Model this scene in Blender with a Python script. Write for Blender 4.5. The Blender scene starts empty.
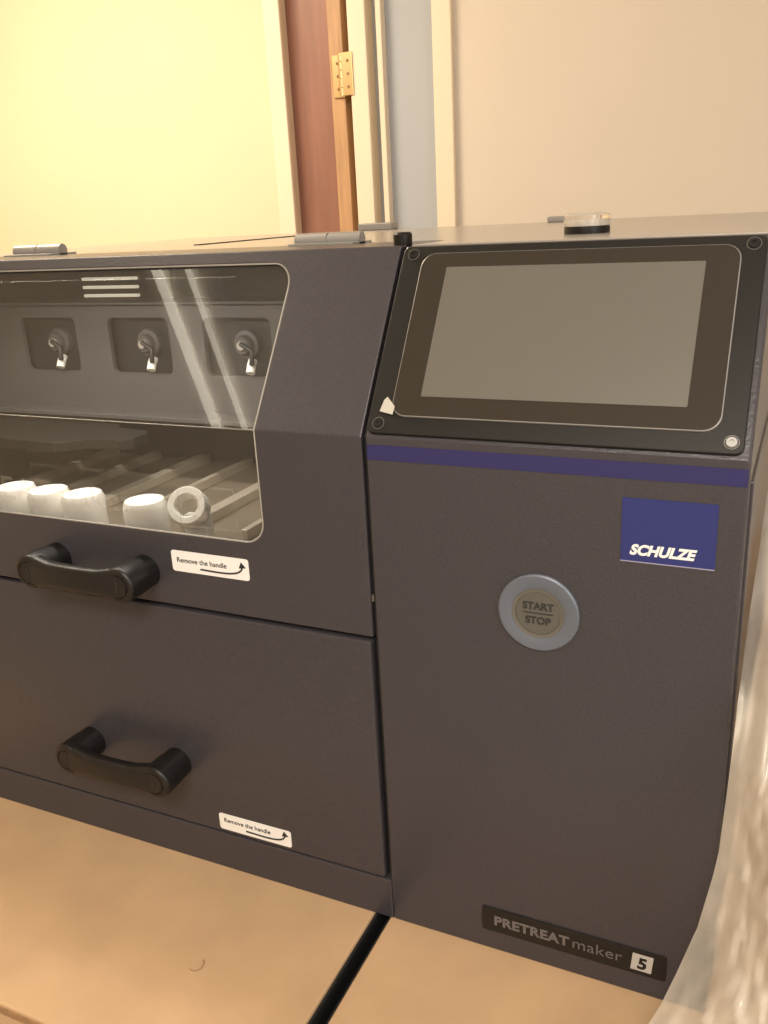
import bpy, bmesh, math, random
from mathutils import Vector, Matrix, noise
random.seed(3)
scn=bpy.context.scene
try:
    scn.view_settings.view_transform='Standard'
except Exception: pass
COL=scn.collection

# ------------------------------------------------------------ materials
def mat(name,col,rough=.5,metal=0.,bump=0.,bscale=300.,var=0.,vscale=20.,spec=.5,trans=0.,alpha=1.,coat=0.,emit=None,estr=0.,bdist=.001,stretch=None):
    m=bpy.data.materials.new(name); m.use_nodes=True
    nt=m.node_tree; b=nt.nodes['Principled BSDF']
    b.inputs['Base Color'].default_value=(*col,1); b.inputs['Roughness'].default_value=rough
    b.inputs['Metallic'].default_value=metal; b.inputs['Specular IOR Level'].default_value=spec
    b.inputs['Transmission Weight'].default_value=trans; b.inputs['Alpha'].default_value=alpha
    b.inputs['Coat Weight'].default_value=coat
    if emit: b.inputs['Emission Color'].default_value=(*emit,1); b.inputs['Emission Strength'].default_value=estr
    tc=nt.nodes.new('ShaderNodeTexCoord'); src=tc.outputs['Object']
    if stretch:
        mp=nt.nodes.new('ShaderNodeMapping'); mp.inputs['Scale'].default_value=stretch
        nt.links.new(src,mp.inputs['Vector']); src=mp.outputs['Vector']
    if bump>0:
        n=nt.nodes.new('ShaderNodeTexNoise'); n.inputs['Scale'].default_value=bscale; n.inputs['Detail'].default_value=3
        bp=nt.nodes.new('ShaderNodeBump'); bp.inputs['Strength'].default_value=bump; bp.inputs['Distance'].default_value=bdist
        nt.links.new(src,n.inputs['Vector']); nt.links.new(n.outputs['Fac'],bp.inputs['Height']); nt.links.new(bp.outputs['Normal'],b.inputs['Normal'])
    if var>0:
        n=nt.nodes.new('ShaderNodeTexNoise'); n.inputs['Scale'].default_value=vscale; n.inputs['Detail'].default_value=6
        nt.links.new(src,n.inputs['Vector'])
        r=nt.nodes.new('ShaderNodeValToRGB')
        r.color_ramp.elements[0].position=.3; r.color_ramp.elements[1].position=.7
        r.color_ramp.elements[0].color=(*[c*(1-var) for c in col],1); r.color_ramp.elements[1].color=(*[min(1,c*(1+var)) for c in col],1)
        nt.links.new(n.outputs['Fac'],r.inputs['Fac']); nt.links.new(r.outputs['Color'],b.inputs['Base Color'])
    return m
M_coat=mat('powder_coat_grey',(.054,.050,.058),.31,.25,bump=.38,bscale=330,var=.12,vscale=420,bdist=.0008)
M_top=mat('powder_coat_top_sheen',(.34,.31,.28),.22,.2,bump=.15,bscale=330,bdist=.0004)  # lighter than the body coat: grazing wall reflection put into the colour
M_dark=mat('shadow_gap_black',(.008,.008,.008),.7)
M_black=mat('matte_black_plate',(.009,.008,.007),.42,bump=.12,bscale=700,bdist=.0004,spec=.28)
M_gloss=mat('glossy_black_glass',(.024,.020,.016),.16,coat=.2)
M_screen=mat('lcd_screen_off',(.120,.113,.098),.26,metal=.1,spec=.7)
M_steel=mat('steel',(.55,.53,.5),.28,1.)
M_brass=mat('brass',(.70,.52,.28),.32,1.)
M_purple=mat('purple_strip',(.020,.019,.095),.4)
M_blue=mat('blue_label',(.018,.025,.135),.4)
M_white=mat('white_print',(.78,.77,.75),.5)
M_ring=mat('anodised_ring',(.120,.137,.170),.42,.2)
M_hinge=mat('hinge_grey',(.30,.29,.28),.4,.4)
M_btnb=mat('button_bezel',(.16,.155,.14),.35,.5)
M_btn=mat('button_face',(.088,.086,.074),.4,coat=.15)
M_txt=mat('dark_print',(.02,.02,.02),.6)
M_handle=mat('handle_plastic',(.008,.007,.007),.40,bump=.1,bscale=900,bdist=.0003,spec=.4)
M_int=mat('interior_grey',(.075,.070,.072),.5,bump=.2,bscale=300)
M_intd=mat('interior_dark',(.014,.014,.015),.5)
M_intfloor=mat('interior_tray',(.26,.22,.17),.35,.3,var=.15,vscale=15)
M_rail=mat('rail_alu',(.66,.60,.50),.3,.4)
M_cap=mat('white_cap',(.92,.90,.84),.4)
M_slat=mat('vent_slat_glow',(.9,.87,.75),.4,emit=(1,.92,.72),estr=.45)  # emission paints bright light onto the slats, which are no lamp
M_hose=mat('hose',(.40,.37,.33),.35)
M_plate=mat('plate_black',(.010,.009,.009),.35,spec=.35)
M_platetxt=mat('plate_text',(.12,.11,.11),.4)
M_card=mat('cardboard',(.49,.32,.18),.75,bump=.12,bscale=60,var=.10,vscale=9,bdist=.002)
M_carde=mat('cardboard_edge',(.30,.17,.08),.85,var=.2,vscale=120)
M_wall=mat('wall_paint_cream',(.80,.66,.475),.8,bump=.05,bscale=150,var=.02,vscale=3)
M_wall2=mat('wall_paint_warm_grey',(.72,.635,.54),.8,bump=.05,bscale=150,var=.02,vscale=3)
M_trim=mat('trim_paint',(.84,.72,.56),.5)
M_door=mat('door_wood_brown',(.30,.14,.10),.45,var=.14,vscale=6,stretch=(8,8,.6))
M_doore=mat('door_wood_edge',(.50,.29,.15),.5,var=.15,vscale=10,stretch=(8,8,.8))
M_pale=mat('cool_lit_panel',(.44,.46,.50),.6)  # bluish tone puts cool light on the panel into its colour
M_floor=mat('floor_grey_vinyl',(.42,.38,.32),.5,var=.1,vscale=5)
M_ceil=mat('ceiling_paint',(.88,.84,.76),.9)
M_foam=mat('white_packaging',(.45,.42,.37),.6)
M_clear=mat('clear_ring',(.85,.8,.72),.08,trans=.85)
M_tube=mat('fluorescent_tube',(.9,.9,.9),.4,emit=(1,.90,.72),estr=5)
def acrylic():
    m=bpy.data.materials.new('clear_acrylic'); m.use_nodes=True; nt=m.node_tree
    nt.nodes.remove(nt.nodes['Principled BSDF']); o=nt.nodes['Material Output']
    t=nt.nodes.new('ShaderNodeBsdfTransparent'); t.inputs['Color'].default_value=(.95,.94,.92,1)
    d=nt.nodes.new('ShaderNodeBsdfDiffuse'); d.inputs['Color'].default_value=(.8,.75,.68,1)
    m1=nt.nodes.new('ShaderNodeMixShader'); m1.inputs[0].default_value=.03  # diffuse share: dust plus painted haze of reflected cardboard
    g=nt.nodes.new('ShaderNodeBsdfGlossy'); g.inputs['Roughness'].default_value=.02
    f=nt.nodes.new('ShaderNodeFresnel'); f.inputs['IOR'].default_value=1.65
    mx=nt.nodes.new('ShaderNodeMixShader')
    nt.links.new(t.outputs[0],m1.inputs[1]); nt.links.new(d.outputs[0],m1.inputs[2])
    nt.links.new(f.outputs[0],mx.inputs[0]); nt.links.new(m1.outputs[0],mx.inputs[1]); nt.links.new(g.outputs[0],mx.inputs[2]); nt.links.new(mx.outputs[0],o.inputs[0])
    return m
M_acr=acrylic()
def film():
    m=bpy.data.materials.new('polythene_film'); m.use_nodes=True; nt=m.node_tree
    b=nt.nodes['Principled BSDF']; o=nt.nodes['Material Output']
    b.inputs['Base Color'].default_value=(.86,.82,.75,1); b.inputs['Roughness'].default_value=.18; b.inputs['Specular IOR Level'].default_value=.9
    t=nt.nodes.new('ShaderNodeBsdfTransparent'); mx=nt.nodes.new('ShaderNodeMixShader')
    tc=nt.nodes.new('ShaderNodeTexCoord'); n=nt.nodes.new('ShaderNodeTexNoise'); n.inputs['Scale'].default_value=12; n.inputs['Detail'].default_value=4
    mr=nt.nodes.new('ShaderNodeMapRange'); mr.inputs['From Min'].default_value=.3; mr.inputs['From Max'].default_value=.7; mr.inputs['To Min'].default_value=.35; mr.inputs['To Max'].default_value=.70
    nt.links.new(tc.outputs['Object'],n.inputs['Vector']); nt.links.new(n.outputs['Fac'],mr.inputs['Value']); nt.links.new(mr.outputs[0],mx.inputs[0])
    nt.links.new(t.outputs[0],mx.inputs[1]); nt.links.new(b.outputs[0],mx.inputs[2]); nt.links.new(mx.outputs[0],o.inputs[0])
    return m
M_film=film()

# ------------------------------------------------------------ helpers
def empty(name):
    e=bpy.data.objects.new(name,None); COL.objects.link(e); return e
def fin(bm,name,m,parent=None,bev=0.,seg=2,smooth=False):
    bmesh.ops.recalc_face_normals(bm,faces=bm.faces)
    me=bpy.data.meshes.new(name); bm.to_mesh(me); bm.free()
    ms=m if isinstance(m,(list,tuple)) else [m]
    for x in ms: me.materials.append(x)
    if smooth:
        for p in me.polygons: p.use_smooth=True
    o=bpy.data.objects.new(name,me); COL.objects.link(o)
    if parent: o.parent=parent
    if bev>0:
        b=o.modifiers.new('bevel','BEVEL'); b.width=bev; b.segments=seg; b.limit_method='ANGLE'; b.angle_limit=math.radians(35)
    return o
def box(name,x0,x1,y0,y1,z0,z1,m,parent=None,bev=0.,M=None):
    bm=bmesh.new(); bmesh.ops.create_cube(bm,size=1)
    for v in bm.verts:
        v.co=Vector(((x0+x1)/2+v.co.x*(x1-x0),(y0+y1)/2+v.co.y*(y1-y0),(z0+z1)/2+v.co.z*(z1-z0)))
        if M: v.co=M@v.co
    return fin(bm,name,m,parent,bev)
def prism(name,pts,a0,a1,axis,m,parent=None,bev=0.,M=None):
    bm=bmesh.new()
    def mk(p,a):
        v={'x':(a,p[0],p[1]),'y':(p[0],a,p[1]),'z':(p[0],p[1],a)}[axis]; v=Vector(v); return M@v if M else v
    A=[bm.verts.new(mk(p,a0)) for p in pts]; B=[bm.verts.new(mk(p,a1)) for p in pts]
    bm.faces.new(A); bm.faces.new(B[::-1])
    n=len(pts)
    for i in range(n): bm.faces.new((A[i],A[(i+1)%n],B[(i+1)%n],B[i]))
    return fin(bm,name,m,parent,bev)
def rrect(x0,x1,y0,y1,r,n=8):
    P=[]
    for cx,cy,a in ((x1-r,y1-r,0),(x0+r,y1-r,90),(x0+r,y0+r,180),(x1-r,y0+r,270)):
        for i in range(n+1):
            t=math.radians(a+90*i/n); P.append((cx+r*math.cos(t),cy+r*math.sin(t)))
    return P
def plate(name,x0,x1,y0,y1,r,z0,z1,m,M,parent,bev=0.):
    return prism(name,rrect(x0,x1,y0,y1,r) if r>0 else [(x0,y0),(x1,y0),(x1,y1),(x0,y1)],z0,z1,'z',m,parent,bev,M)
def lathe(name,prof,m,M,parent,n=48,smooth=True):
    bm=bmesh.new(); rings=[]
    for r,z in prof:
        rings.append([bm.verts.new(M@Vector((max(r,1e-5)*math.cos(2*math.pi*i/n),max(r,1e-5)*math.sin(2*math.pi*i/n),z))) for i in range(n)])
    for a,b in zip(rings,rings[1:]):
        for i in range(n): bm.faces.new((a[i],a[(i+1)%n],b[(i+1)%n],b[i]))
    o=fin(bm,name,m,parent,0,smooth=smooth)
    e=o.modifiers.new('es','EDGE_SPLIT'); e.split_angle=math.radians(35)
    return o
def text(name,s,x,y,size,m,M,parent,z=.0006,bold=0.,shear=0.,align='LEFT',sx=1.,ext=.0002,sp=1.):
    c=bpy.data.curves.new(name,'FONT'); c.body=s; c.size=size; c.extrude=ext; c.offset=bold; c.shear=shear; c.align_x=align; c.space_character=sp
    c.materials.append(m); o=bpy.data.objects.new(name,c); COL.objects.link(o)
    o.matrix_world=M@Matrix.Translation((x,y,z))@Matrix.Diagonal((sx,1,1,1)); 
    o.parent=parent
    return o
def tube(name,pts,r,m,parent,res=6,cyc=False):
    c=bpy.data.curves.new(name,'CURVE'); c.dimensions='3D'; c.bevel_depth=r; c.bevel_resolution=res; c.use_fill_caps=True
    s=c.splines.new('POLY'); s.points.add(len(pts)-1)
    for p,q in zip(s.points,pts): p.co=(*q,1)
    s.use_cyclic_u=cyc; s.use_smooth=True
    c.materials.append(m); o=bpy.data.objects.new(name,c); COL.objects.link(o); o.parent=parent; return o
def bez(p0,p1,p2,p3,n=24):
    out=[]
    for i in range(n+1):
        t=i/n; out.append(tuple((1-t)**3*a+3*(1-t)**2*t*b+3*(1-t)*t*t*c+t**3*d for a,b,c,d in zip(p0,p1,p2,p3)))
    return out
def frame(o,X,Y,Z):
    return Matrix(((X[0],Y[0],Z[0],o[0]),(X[1],Y[1],Z[1],o[1]),(X[2],Y[2],Z[2],o[2]),(0,0,0,1)))

W=.30; H1=.5026; H2=.6499; D1=.1011; DEP=.86
L=math.hypot(D1,H2-H1); sd=(0,D1/L,(H2-H1)/L); sn=(0,-(H2-H1)/L,D1/L)
MS=frame((0,0,H1),(1,0,0),sd,sn)
MF=frame((0,0,0),(1,0,0),(0,0,1),(0,-1,0))
XL=-.79; XD=-.004; Zd1=.3132; Zd2=.050

mach=empty('textile_pretreatment_machine')
# right control cabinet
prism('control_cabinet',[(0,0),(0,H1),(D1,H2),(DEP,H2),(DEP,0)],0,W,'x',M_coat,mach,.0022)
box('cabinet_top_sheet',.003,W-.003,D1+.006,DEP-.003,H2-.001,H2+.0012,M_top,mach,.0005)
box('cabinet_side_panel',W-.001,W+.0022,.018,DEP-.02,.02,H1-.02,M_coat,mach,.001)
plate('purple_stripe',.0012,W-.0012,.4835,.4965,0,-.0005,.0004,M_purple,MF,mach)
# display bezel
plate('bezel_plate',.0015,.2945,.003,.176,.006,0,.004,M_black,MS,mach,.0008)
plate('display_housing',.021,.278,.018,.168,.013,.003,.0062,M_hinge,MS,mach,.001)
plate('display_glass',.0218,.2772,.0188,.1672,.0125,.0058,.0066,M_gloss,MS,mach,.0003)
plate('lcd_panel',.0456,.2535,.0357,.1536,.0008,.0064,.0069,M_screen,MS,mach)
for i,(x,s) in enumerate(((.0115,.168),(.2855,.1685),(.286,.0115),(.0115,.0115))):
    Ms=MS@Matrix.Translation((x,s,.004))
    lathe('bezel_screw_%d'%i,[(0,.0008),(.0018,.0008),(.0018,.0018),(.0036,.0018),(.0042,.001),(.0042,0)],M_hinge if i==2 else M_black,Ms,mach,24)
    lathe('screw_washer_%d'%i,[(.0048,0),(.0048,.0008),(.0053,.0008),(.0053,0)],M_btnb,Ms,mach,24)
prism('peeling_film_tab',[(.012,.021),(.024,.0185),(.0245,.026),(.0165,.034),(.014,.031)],.0068,.0074,'z',M_foam,mach,0,MS)
# blue logo label
plate('logo_label',.2128,.2811,.4179,.4689,.0006,0,.0007,M_blue,MF,mach)
plate('logo_label_edge_line',.2128,.2811,.4179,.4187,0,.0006,.0009,mat('label_pale_line',(.3,.28,.4),.5),MF,mach)
text('logo_text','SCHULZE',.2195,.4245,.0112,M_white,MF,mach,.0010,bold=.0005,shear=.28,sx=.98)
# start stop button
MB=MF@Matrix.Translation((.1491,.3645,0))
lathe('button_ring',[(.0215,.0005),(.0215,.0028),(.0225,.0034),(.0325,.0034),(.0338,.0024),(.0338,0)],M_ring,MB,mach,72)
lathe('button_inner_bezel',[(.0188,.0010),(.0188,.0030),(.0218,.0034),(.0218,.0005)],M_btnb,MB,mach,72)
lathe('button_face',[(0,.0024),(.0186,.0024),(.0190,.0012)],M_btn,MB,mach,72)
text('start_text','START',0,.0032,.0088,M_txt,MB,mach,.0026,bold=.0003,align='CENTER')
text('stop_text','STOP',0,-.0095,.0088,M_txt,MB,mach,.0026,bold=.0003,align='CENTER')
plate('button_divider',-.0125,.0125,-.0006,.0004,0,.0024,.0027,M_txt,MB,mach)
# model plate
plate('model_plate',.0955,.2655,.0235,.0505,.0025,0,.0016,M_plate,MF,mach,.0004)
text('model_text_bold','PRETREAT',.1075,.0325,.0142,M_platetxt,MF,mach,.0018,bold=.0005,sx=1.06,sp=1.05)
text('model_text_light','maker',.1818,.0325,.0160,M_platetxt,MF,mach,.0018,bold=-.0001,sx=1.10,sp=1.02)
prism('model_number_box',[(.2350,.0285),(.2530,.0285),(.2545,.0465),(.2365,.0465)],.0016,.0021,'z',mat('number_plate_grey',(.42,.40,.38),.4),mach,0,MF)
text('model_number','5',.2405,.0315,.0165,M_plate,MF,mach,.0023,bold=.0006,shear=.1)
# top beacon
MT=frame((.129,.235,H2),(1,0,0),(0,1,0),(0,0,1))
lathe('beacon_base',[(.021,0),(.0215,.004),(.021,.008),(.0,.008)],M_black,MT,mach)
lathe('beacon_ring',[(.021,.008),(.0215,.010),(.0215,.0175),(.019,.0195),(.0,.0197)],M_clear,MT,mach)
lathe('beacon_core',[(.016,.0078),(.016,.014),(.0,.014)],M_cap,MT,mach)
lathe('top_knob',[(.008,0),(.0085,.002),(.0085,.010),(.007,.012),(0,.0122)],M_black,frame((-.010,.118,H2),(1,0,0),(0,1,0),(0,0,1)),mach,24)

# ---------------- left unit: base, drawer, lid with window
box('base_rail',XL,.0,.0,.03,0,Zd2-.003,M_coat,mach,.0015)
box('drawer_gap_backing',XL+.004,-.0005,.014,.03,Zd2-.004,Zd1+.006,M_dark,mach)
box('drawer_front',XL+.008,XD-.002,-.0015,.016,Zd2,Zd1-.001,M_coat,mach,.0022)
th=.003
prof=[(0,Zd1+.003),(0,H1),(D1,H2+.001),(.205,H2+.001),(.205,H2+.001-th),(D1+.0012,H2+.001-th),(th,H1-.001),(th,Zd1+.003)]
lid=prism('lid_panel',prof,XL+.004,XD,'x',M_coat,mach)
wx0,wx1,wz0,wz1=-.68,-.110,.393,.640
cut=prism('cut',rrect(wx0,wx1,wz0,wz1,.022),-.1,.3,'y',M_coat)
bo=lid.modifiers.new('b','BOOLEAN'); bo.operation='DIFFERENCE'; bo.object=cut; bo.solver='EXACT'
dg=bpy.context.evaluated_depsgraph_get(); me=bpy.data.meshes.new_from_object(lid.evaluated_get(dg))
lid.modifiers.clear(); lid.data=me; bpy.data.objects.remove(cut)
bv=lid.modifiers.new('bv','BEVEL'); bv.width=.0012; bv.segments=2; bv.limit_method='ANGLE'; bv.angle_limit=math.radians(28)
prism('lid_side_flange',[(.002,Zd1+.003),(.002,H1),(D1+.001,H2-.002),(.2,H2-.002),(.2,H2-.03),(D1+.02,H2-.03),(.025,H1-.01),(.025,Zd1+.003)],XD-.0035,XD-.0005,'x',M_coat,mach)
prism('lid_gap_backing',[(.006,Zd2),(.006,H1-.002),(D1+.004,H2-.006),(.3,H2-.006),(.3,Zd2)],XD+.0002,-.0002,'x',M_dark,mach)
# acrylic
t0=.0034
ap=[(t0,wz0-.012),(t0,H1-.0012),(D1*( (.648-H1)/(H2-H1))+t0,.6475)]
bm=bmesh.new()
rows=[[bm.verts.new((x,*p)) for x in (wx0-.01,wx1+.008)] for p in ap[:3]]
for a,b in zip(rows,rows[1:]): bm.faces.new((a[0],a[1],b[1],b[0]))
fin(bm,'acrylic_window',M_acr,mach)
rim=[]
for x,z in rrect(wx0+.0008,wx1-.0008,wz0+.0008,wz1-.0008,.0215,10):
    y=0 if z<=H1 else (z-H1)*D1/(H2-H1)
    rim.append((x,y+.0015,z))
rr=[]
for i,p in enumerate(rim):
    q=rim[(i+1)%len(rim)]; rr.append(p)
    if (p[2]-H1)*(q[2]-H1)<0:
        f=(H1-p[2])/(q[2]-p[2]); rr.append((p[0]+f*(q[0]-p[0]),.0015,H1))
tube('window_edge_highlight',rr,.0010,mat('edge_highlight_grey',(.30,.28,.25),.35),mach,3,True)  # pale rim tube paints the highlight along the window edge
tube('acrylic_bend_line',[(wx0,.0028,H1-.001),(wx1,.0028,H1-.001)],.0006,mat('bend_highlight',(.14,.13,.12),.3),mach,3)
M_etch=mat('etched_acrylic',(.60,.54,.46),.5,alpha=.07)
text('etched_text','PRETREATmaker',-.560,.4095,.036,M_etch,MF,mach,-.003,bold=.0002,ext=.0001,sx=1.12,sp=1.04)
text('etched_number','5',-.192,.4095,.036,M_etch,MF,mach,-.003,bold=.0006,ext=.0001)
for nm,(a,b,c,d) in dict(l=(-.207,-.2058,.402,.444),r=(-.142,-.1408,.402,.444),t=(-.207,-.1408,.4428,.444),b=(-.207,-.1408,.402,.4032)).items():
    plate('etched_frame_'+nm,a,b,c,d,0,-.0031,-.0029,M_etch,MF,mach)
# outer shell of left unit
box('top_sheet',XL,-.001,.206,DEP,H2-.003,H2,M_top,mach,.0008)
prism('left_side_panel',[(0,0),(0,H1),(D1,H2-.002),(DEP,H2-.002),(DEP,0)],XL-.003,XL+.003,'x',M_coat,mach,.001)
box('rear_panel',XL,0,DEP-.003,DEP,0,H2-.003,M_coat,mach)
box('top_slot',-.434,-.424,.38,.66,H2-.001,H2+.0012,M_dark,mach)
# interior
box('chamber_floor',XL+.004,-.003,.004,.5,.350,.356,M_intfloor,mach)
box('chamber_rear_wall',XL+.004,-.003,.36,.366,.356,H2-.004,M_intd,mach)
prism('chamber_right_wall',[(.01,.356),(.01,.497),(.098,.635),(.36,.635),(.36,.356)],-.085,-.08,'x',M_int,mach)
cp=box('carriage_panel',XL+.01,-.1,.25,.256,.447,.586,M_int,mach)
cxs=(-.738,-.5885,-.438,-.290)
cs=[]
for x in cxs[:4]:
    c=prism('cut',rrect(x-.048,x+.048,.500,.570,.008),.2,.3,'y',M_int); cs.append(c)
    m_=cp.modifiers.new('b','BOOLEAN'); m_.operation='DIFFERENCE'; m_.object=c; m_.solver='EXACT'
dg=bpy.context.evaluated_depsgraph_get(); me=bpy.data.meshes.new_from_object(cp.evaluated_get(dg)); cp.modifiers.clear(); cp.data=me
for c in cs: bpy.data.objects.remove(c)
box('carriage_lip',XL+.01,-.1,.215,.25,.447,.453,M_int,mach,.001)
box('carriage_hood',XL+.01,-.1,.25,.30,.583,.589,M_int,mach,.001)
MY=frame((0,0,0),(1,0,0),(0,0,1),(0,-1,0))
for i,x in enumerate(cxs[:4]):
    plate('nozzle_window_frame_%d'%i,x-.052,x+.052,.497,.573,.009,-.2755,-.267,M_intd,MY,mach)
    Mv=frame((x+.006,.262,.537),(1,0,0),(0,0,1),(0,-1,0))
    lathe('valve_body_%d'%i,[(0,.012),(.010,.012),(.012,.009),(.012,.004),(.017,.003),(.018,0),(.018,-.008)],M_int,Mv,mach,28)
    lathe('valve_hub_%d'%i,[(0,.016),(.005,.016),(.006,.012)],M_hose,Mv,mach,20)
    tube('nozzle_%d'%i,[(x+.020,.250,.520),(x+.020,.245,.514),(x+.021,.24,.506)],.0055,M_cap,mach)
    tube('valve_lever_%d'%i,[(x+.008,.245,.540),(x+.026,.24,.532),(x+.024,.24,.516)],.003,M_intd,mach)
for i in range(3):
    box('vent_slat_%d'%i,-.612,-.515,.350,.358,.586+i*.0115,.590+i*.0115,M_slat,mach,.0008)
box('vent_frame',-.66,-.46,.355,.36,.575,.63,M_intd,mach)
pl=[(XL+.02,.11),(-.47,.11),(-.455,.118),(-.44,.135),(-.395,.140),(-.383,.152),(-.383,.178),(-.395,.19),(-.44,.195),(-.455,.21),(-.47,.215),(XL+.02,.215)]
prism('platen',pl,.430,.442,'z',M_plate,mach,.001)
box('platen_post',-.70,-.60,.14,.19,.356,.436,M_intd,mach)
for i,(x,w) in enumerate(((-.60,.012),(-.52,.010),(-.44,.016),(-.36,.008),(-.28,.016),(-.20,.008))):
    box('chamber_rail_%d'%i,x,x+w,.09,.35,.356,.368,M_rail,mach,.001)
for i,x in enumerate((-.535,-.475,-.425,-.375,-.290)):
    Mc=frame((x,.050,.356),(1,0,0),(0,1,0),(0,0,1))
    lathe('bottle_cap_%d'%i,[(.022,0),(.023,.004),(.023,.044),(.0215,.048),(.0205,.050),(0,.050)],M_cap,Mc,mach,32)
ax=Vector((.35,-.80,.49)).normalized(); xx=Vector((1,0,0)); xx=(xx-ax*xx.dot(ax)).normalized(); yy=ax.cross(xx)
Mr=frame((-.233,.048,.405),xx,yy,ax)
lathe('open_cap',[(.011,-.018),(.011,.001),(.013,.004),(.019,.004),(.0205,.001),(.0205,-.018),(.011,-.018)],M_cap,Mr,mach,40)
box('open_cap_clip',-.25,-.22,.06,.072,.356,.39,M_cap,mach,.002)
# hinges
def hinge(i,x0,x1,y,z,r=.0075):
    Mh=frame(((x0+x1)/2,y,z),(0,0,1),(0,1,0),(1,0,0)); h=(x1-x0)/2
    lathe('hinge_barrel_%d'%i,[(0,-h),(r,-h),(r,-.001),(r*.85,-.001),(r*.85,.001),(r,.001),(r,h),(0,h)],M_hinge,Mh,mach,24)
    box('hinge_leaf_%d'%i,x0,x1,y-.022,y+.022,H2,H2+.003,M_hinge,mach,.0005)
hinge(0,-.573,-.498,.206,H2+.006); hinge(1,-.170,-.094,.206,H2+.005)
box('rear_latch_0',-.41,-.345,DEP-.03,DEP,H2,H2+.012,M_hinge,mach,.002)
box('rear_latch_1',-.07,.025,DEP-.03,DEP,H2,H2+.009,M_hinge,mach,.002)
# handles
def handle(tag,xa,xb,z):
    dpt=.044; R=.0185
    for j,x in enumerate((xa,xb)):
        Mp=frame((x,0,z),(1,0,0),(0,0,1),(0,-1,0))
        pr=[(R*.93,0),(R*.93,.006),(R,.022)]+[(R-.004+.004*math.cos(t),dpt-.004+.004*math.sin(t)) for t in [math.radians(a) for a in range(0,91,15)]]+[(.0125,dpt),(.0122,dpt-.0012),(.0115,dpt-.0012),(.0112,dpt+.0003),(0,dpt+.0003)]
        lathe('handle_%s_post_%d'%(tag,j),pr,M_handle,Mp,mach,56)
        plate('handle_%s_slot_%d'%(tag,j),-.0012,.0012,-.006,.006,.001,dpt,dpt+.0007,M_intd,Mp,mach)
    bm=bmesh.new(); N=40; K=28; rings=[]
    for i in range(N+1):
        t=i/N; x=xa+(xb-xa)*t; s=math.sin(math.pi*t)
        hz=.0178-.0042*min(1,s*1.5)**1.2; hy=.0075+.0010*(1-s)
        yc=-(dpt-.0085)-.005*s
        ring=[]
        for k in range(K):
            a=2*math.pi*k/K; ca,sa=math.cos(a),math.sin(a); e=.55
            ring.append(bm.verts.new((x,yc+hy*math.copysign(abs(ca)**e,ca),z+hz*math.copysign(abs(sa)**e,sa))))
        rings.append(ring)
    for a,b in zip(rings,rings[1:]):
        for k in range(K): bm.faces.new((a[k],a[(k+1)%K],b[(k+1)%K],b[k]))
    bm.faces.new(rings[0]); bm.faces.new(rings[-1][::-1])
    fin(bm,'handle_%s_grip'%tag,M_handle,mach,0,smooth=True)
handle('lid',-.372,-.256,.3495); handle('drawer',-.368,-.249,.127)
# stickers
def sticker(tag,x0,x1,z0,z1,yo):
    Ms=MF@Matrix.Translation((0,0,yo))
    plate('sticker_'+tag,x0,x1,z0,z1,.003,0,.0006,M_white,Ms,mach)
    text('sticker_text_'+tag,'Remove the handle',x0+.006,z0+.010,.0074,M_txt,Ms,mach,.0008,sx=1.02)
    pts=bez((x0+.034,z0+.0052,0),(x0+.06,z0+.0045,0),(x1-.008,z0+.003,0),(x1-.007,z0+.014,0),14)
    tube('sticker_arrow_'+tag,[tuple(Ms@Vector((p[0],p[1],.0008))) for p in pts],.0009,M_txt,mach,2)
    prism('sticker_arrowhead_'+tag,[(x1-.011,z0+.012),(x1-.003,z0+.013),(x1-.008,z0+.0185)],.0006,.0010,'z',M_txt,mach,0,Ms)
sticker('lid',-.221,-.131,.3545,.3765,0); sticker('drawer',-.203,-.113,.0545,.0745,.0015)

# ------------------------------------------------------------ cardboard boxes
def cbox(x0,x1,y0,y1,z0,z1,flap=True):
    e=empty('cardboard_box')
    box('body',x0,x1,y0,y1,z0,z1-.006,M_card,e,.003)
    ym=(y0+y1)/2
    box('top_flap_front',x0,x1,y0,ym-.002,z1-.0058,z1,M_card,e,.002)
    box('top_flap_rear',x0,x1,ym+.002,y1,z1-.0058,z1,M_card,e,.002)
    box('liner_edge',x0+.002,x1-.002,y0-.001,y0+.001,z1-.012,z1-.004,M_carde,e)
    return e
FZ=-.80
cb=cbox(-.90,-.022,-.232,.62,FZ,0)
box('gap_shade_strip',-.0222,-.0195,-.231,.61,FZ+.01,-.004,M_dark,cb)  # black strip paints the shade in the gap between the boxes
tube('stray_fibre',bez((-.150,-.118,.001),(-.140,-.125,.004),(-.146,-.137,.001),(-.156,-.132,.001),10),.00035,M_carde,cb,2)
cb=cbox(-.004,.44,-.232,.62,FZ,0)
box('gap_shade_strip',-.0065,-.0038,-.231,.61,FZ+.01,-.003,M_dark,cb)  # same painted gap shade on the facing box side
cbox(-.90,.44,.63,1.10,FZ,-.002)
cbox(.20,.62,1.18,1.54,FZ,-.09)

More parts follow.
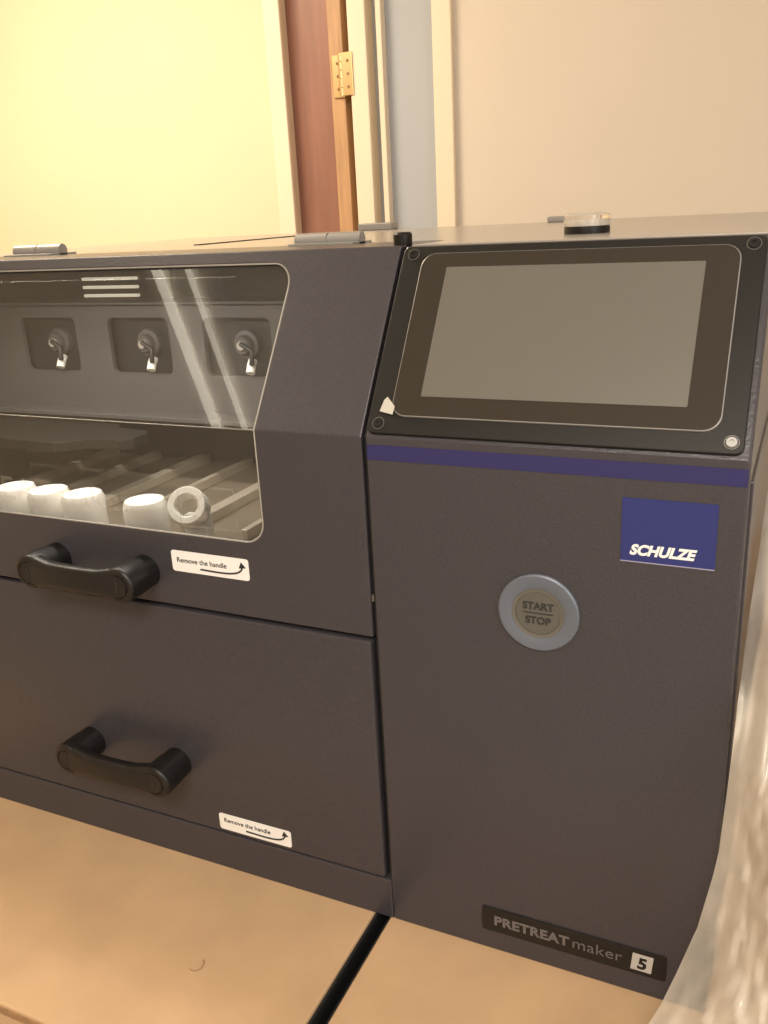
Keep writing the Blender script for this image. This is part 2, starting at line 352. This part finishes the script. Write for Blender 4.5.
# ------------------------------------------------------------ plastic wrap
B=[(.245,-.075,.004),(.268,-.05,.05),(.290,-.03,.12),(.300,-.02,.19),(.304,-.012,.27),(.307,.05,.37),(.309,.2,.45),(.313,.45,.47)]
bm=bmesh.new(); NU,NV=150,120; g=[]
for i in range(NU+1):
    u=i/NU*(len(B)-1); k=min(int(u),len(B)-2); f=u-k
    b=Vector(B[k]).lerp(Vector(B[k+1]),f); row=[]
    for j in range(NV+1):
        t=j/NV; s=i/NU
        p=b+Vector((.30*t,(-.10-.10*(1-s))*math.sin(t*2.2)*(1-s**3),-.25*b.z*t*t+ .05*math.sin(t*3.1)*(1-s*.5)))
        tt=t+.09*noise.noise(Vector((s*4,t*4,2.)))
        n1=noise.noise(Vector((s*2.5+t*4,t*2.5,1.3))); n2=1-2*abs(noise.noise(Vector((s*5-tt*4,tt*15,4.1)))); n3=1-2*abs(noise.noise(Vector((s*13+t*9,tt*34-s*5,7.))))
        e=min(1,t*6+.12)
        p+=Vector((.006*(n2-.5)+.018*n1,-.02*abs(n1)-.013*n2-.005*n3,.012*(n2-.5)+.004*n3))*e
        p.z=max(p.z,.003)
        if p.x<W+.0045 and p.y>-.006:
            if p.y>.02: p.x=W+.0045
            else: p.y=-.006
        row.append(bm.verts.new(p))
    g.append(row)
for i in range(NU):
    for j in range(NV): bm.faces.new((g[i][j],g[i+1][j],g[i+1][j+1],g[i][j+1]))
fin(bm,'plastic_wrap',M_film,None,0,smooth=True)

# ------------------------------------------------------------ room
YW=1.6; CZ=1.75; XLW=-2.6; XRW=1.7; YF=-2.6
wl=empty('wall_back')
box('panel_left',XLW,-.985,YW,YW+.12,FZ,CZ,M_wall,wl)
box('panel_mid',-.79,-.735,YW,YW+.12,FZ,CZ,M_wall,wl)
box('panel_right',-.55,XRW,YW,YW+.12,FZ,CZ,M_wall2,wl)
box('panel_over_door',-.985,-.79,YW,YW+.12,1.45,CZ,M_wall,wl)
box('panel_over_niche',-.735,-.55,YW,YW+.12,1.45,CZ,M_wall,wl)
box('wall_left',XLW-.1,XLW,YF,YW+.12,FZ,CZ,M_wall)
box('wall_right',XRW,XRW+.1,YF,YW+.12,FZ,CZ,M_wall2)
box('wall_front',XLW-.1,XRW+.1,YF-.1,YF,FZ,CZ,M_wall2)
box('floor',XLW-.1,XRW+.1,YF-.1,YW+.3,FZ-.05,FZ,M_floor)
box('ceiling',XLW-.1,XRW+.1,YF-.1,YW+.12,CZ,CZ+.05,M_ceil)
box('trim_1',-1.028,-.978,YW-.015,YW,FZ,1.5,M_trim,None,.003)
box('trim_2',-.785,-.735,YW-.015,YW,FZ,1.5,M_trim,None,.003)
box('trim_3',-.558,-.508,YW-.018,YW,FZ,1.5,M_trim,None,.003)
d1=empty('door_1')
box('leaf',-.985,-.855,YW+.03,YW+.07,FZ,1.45,M_door,d1,.002)
box('leaf_edge',-.855,-.815,YW+.012,YW+.07,FZ,1.45,M_doore,d1,.002)
box('jamb_shadow',-.815,-.79,YW+.05,YW+.09,FZ,1.45,M_dark,d1)
hz=.965
box('hinge_leaf_a',-.845,-.812,YW+.006,YW+.0125,hz,hz+.10,M_brass,d1,.001)
box('hinge_leaf_b',-.806,-.775,YW-.019,YW-.0145,hz,hz+.10,M_brass,d1,.001)
for k in range(5):
    lathe('hinge_knuckle_%d'%k,[(0,.001),(.007,.001),(.007,.0185),(0,.0185)],M_brass,frame((-.809,YW-.014,hz+k*.02),(1,0,0),(0,1,0),(0,0,1)),d1,20)
for k in range(3):
    lathe('hinge_screw_%d'%k,[(.004,0),(.0035,.001),(0,.001)],M_carde,frame((-.788,YW-.019,hz+.02+k*.03),(1,0,0),(0,0,1),(0,-1,0)),d1,16)
    lathe('hinge_screw_b%d'%k,[(.004,0),(.0035,.001),(0,.001)],M_carde,frame((-.830,YW+.006,hz+.02+k*.03),(1,0,0),(0,0,1),(0,-1,0)),d1,16)
d2=empty('door_2')
box('leaf',-.735,-.55,YW+.03,YW+.07,FZ,1.45,M_pale,d2)
box('stop_bead',-.715,-.700,YW+.003,YW+.03,FZ,1.45,M_trim,d2,.002)
box('baseboard_back',-.508,XRW,YW-.015,YW,FZ,FZ+.1,M_trim,None,.003)

# ------------------------------------------------------------ lights
lum=empty('fluorescent_ceiling_lamp')
box('housing',-1.28,-1.06,-1.45,.15,CZ-.03,CZ,M_ceil,lum,.004)
for i,x in enumerate((-1.22,-1.12)):
    tube('lamp_tube_%d'%i,[(x,-1.40,CZ-.045),(x,.10,CZ-.045)],.013 if i==0 else .008,M_tube,lum)
    for j,y in enumerate((-1.41,.11)):
        box('lamp_socket_%d_%d'%(i,j),x-.015,x+.015,y-.012,y+.012,CZ-.062,CZ-.028,M_white,lum,.002)
def area(name,loc,sx,sy,power,col,tgt):
    l=bpy.data.lights.new(name,'AREA'); l.shape='RECTANGLE'; l.size=sx; l.size_y=sy; l.energy=power; l.color=col
    o=bpy.data.objects.new(name,l); COL.objects.link(o); o.location=loc
    o.rotation_euler=(Vector(tgt)-Vector(loc)).to_track_quat('-Z','Y').to_euler(); return o
area('ceiling_light',(-1.5,.5,1.70),.9,.5,42,(1,.86,.64),(-1.5,.6,0))
area('ceiling_light',(.4,-1.5,1.70),1.0,.6,52,(1,.92,.80),(.3,-1.2,0))
area('cool_side_light',(1.6,-.9,.9),.8,1.0,16,(.94,.96,1.0),(0,.5,.4))  # cool area lamp from the right; that wall has no window opening
area('chamber_fill_light',(-.4,.10,.628),.45,.02,1.3,(1,.93,.82),(-.4,.09,.3)).parent=mach  # unseen fill lamp added to brighten the chamber and caps
w=bpy.data.worlds.new('w'); scn.world=w; w.use_nodes=True
w.node_tree.nodes['Background'].inputs[0].default_value=(1,.9,.75,1); w.node_tree.nodes['Background'].inputs[1].default_value=.3

# ------------------------------------------------------------ camera
y,p,r,f=.4514,.3251,-.0536,890.474
c=bpy.data.cameras.new('cam'); co=bpy.data.objects.new('camera',c); COL.objects.link(co); scn.camera=co
R=Matrix.Rotation(y,4,'Z')@Matrix.Rotation(math.pi/2-p,4,'X')@Matrix.Rotation(r,4,'Z')
co.matrix_world=Matrix.Translation((.3276,-.6473,.6803))@R
c.sensor_fit='VERTICAL'; c.sensor_height=36; c.lens=f*36/1024; c.clip_start=.01
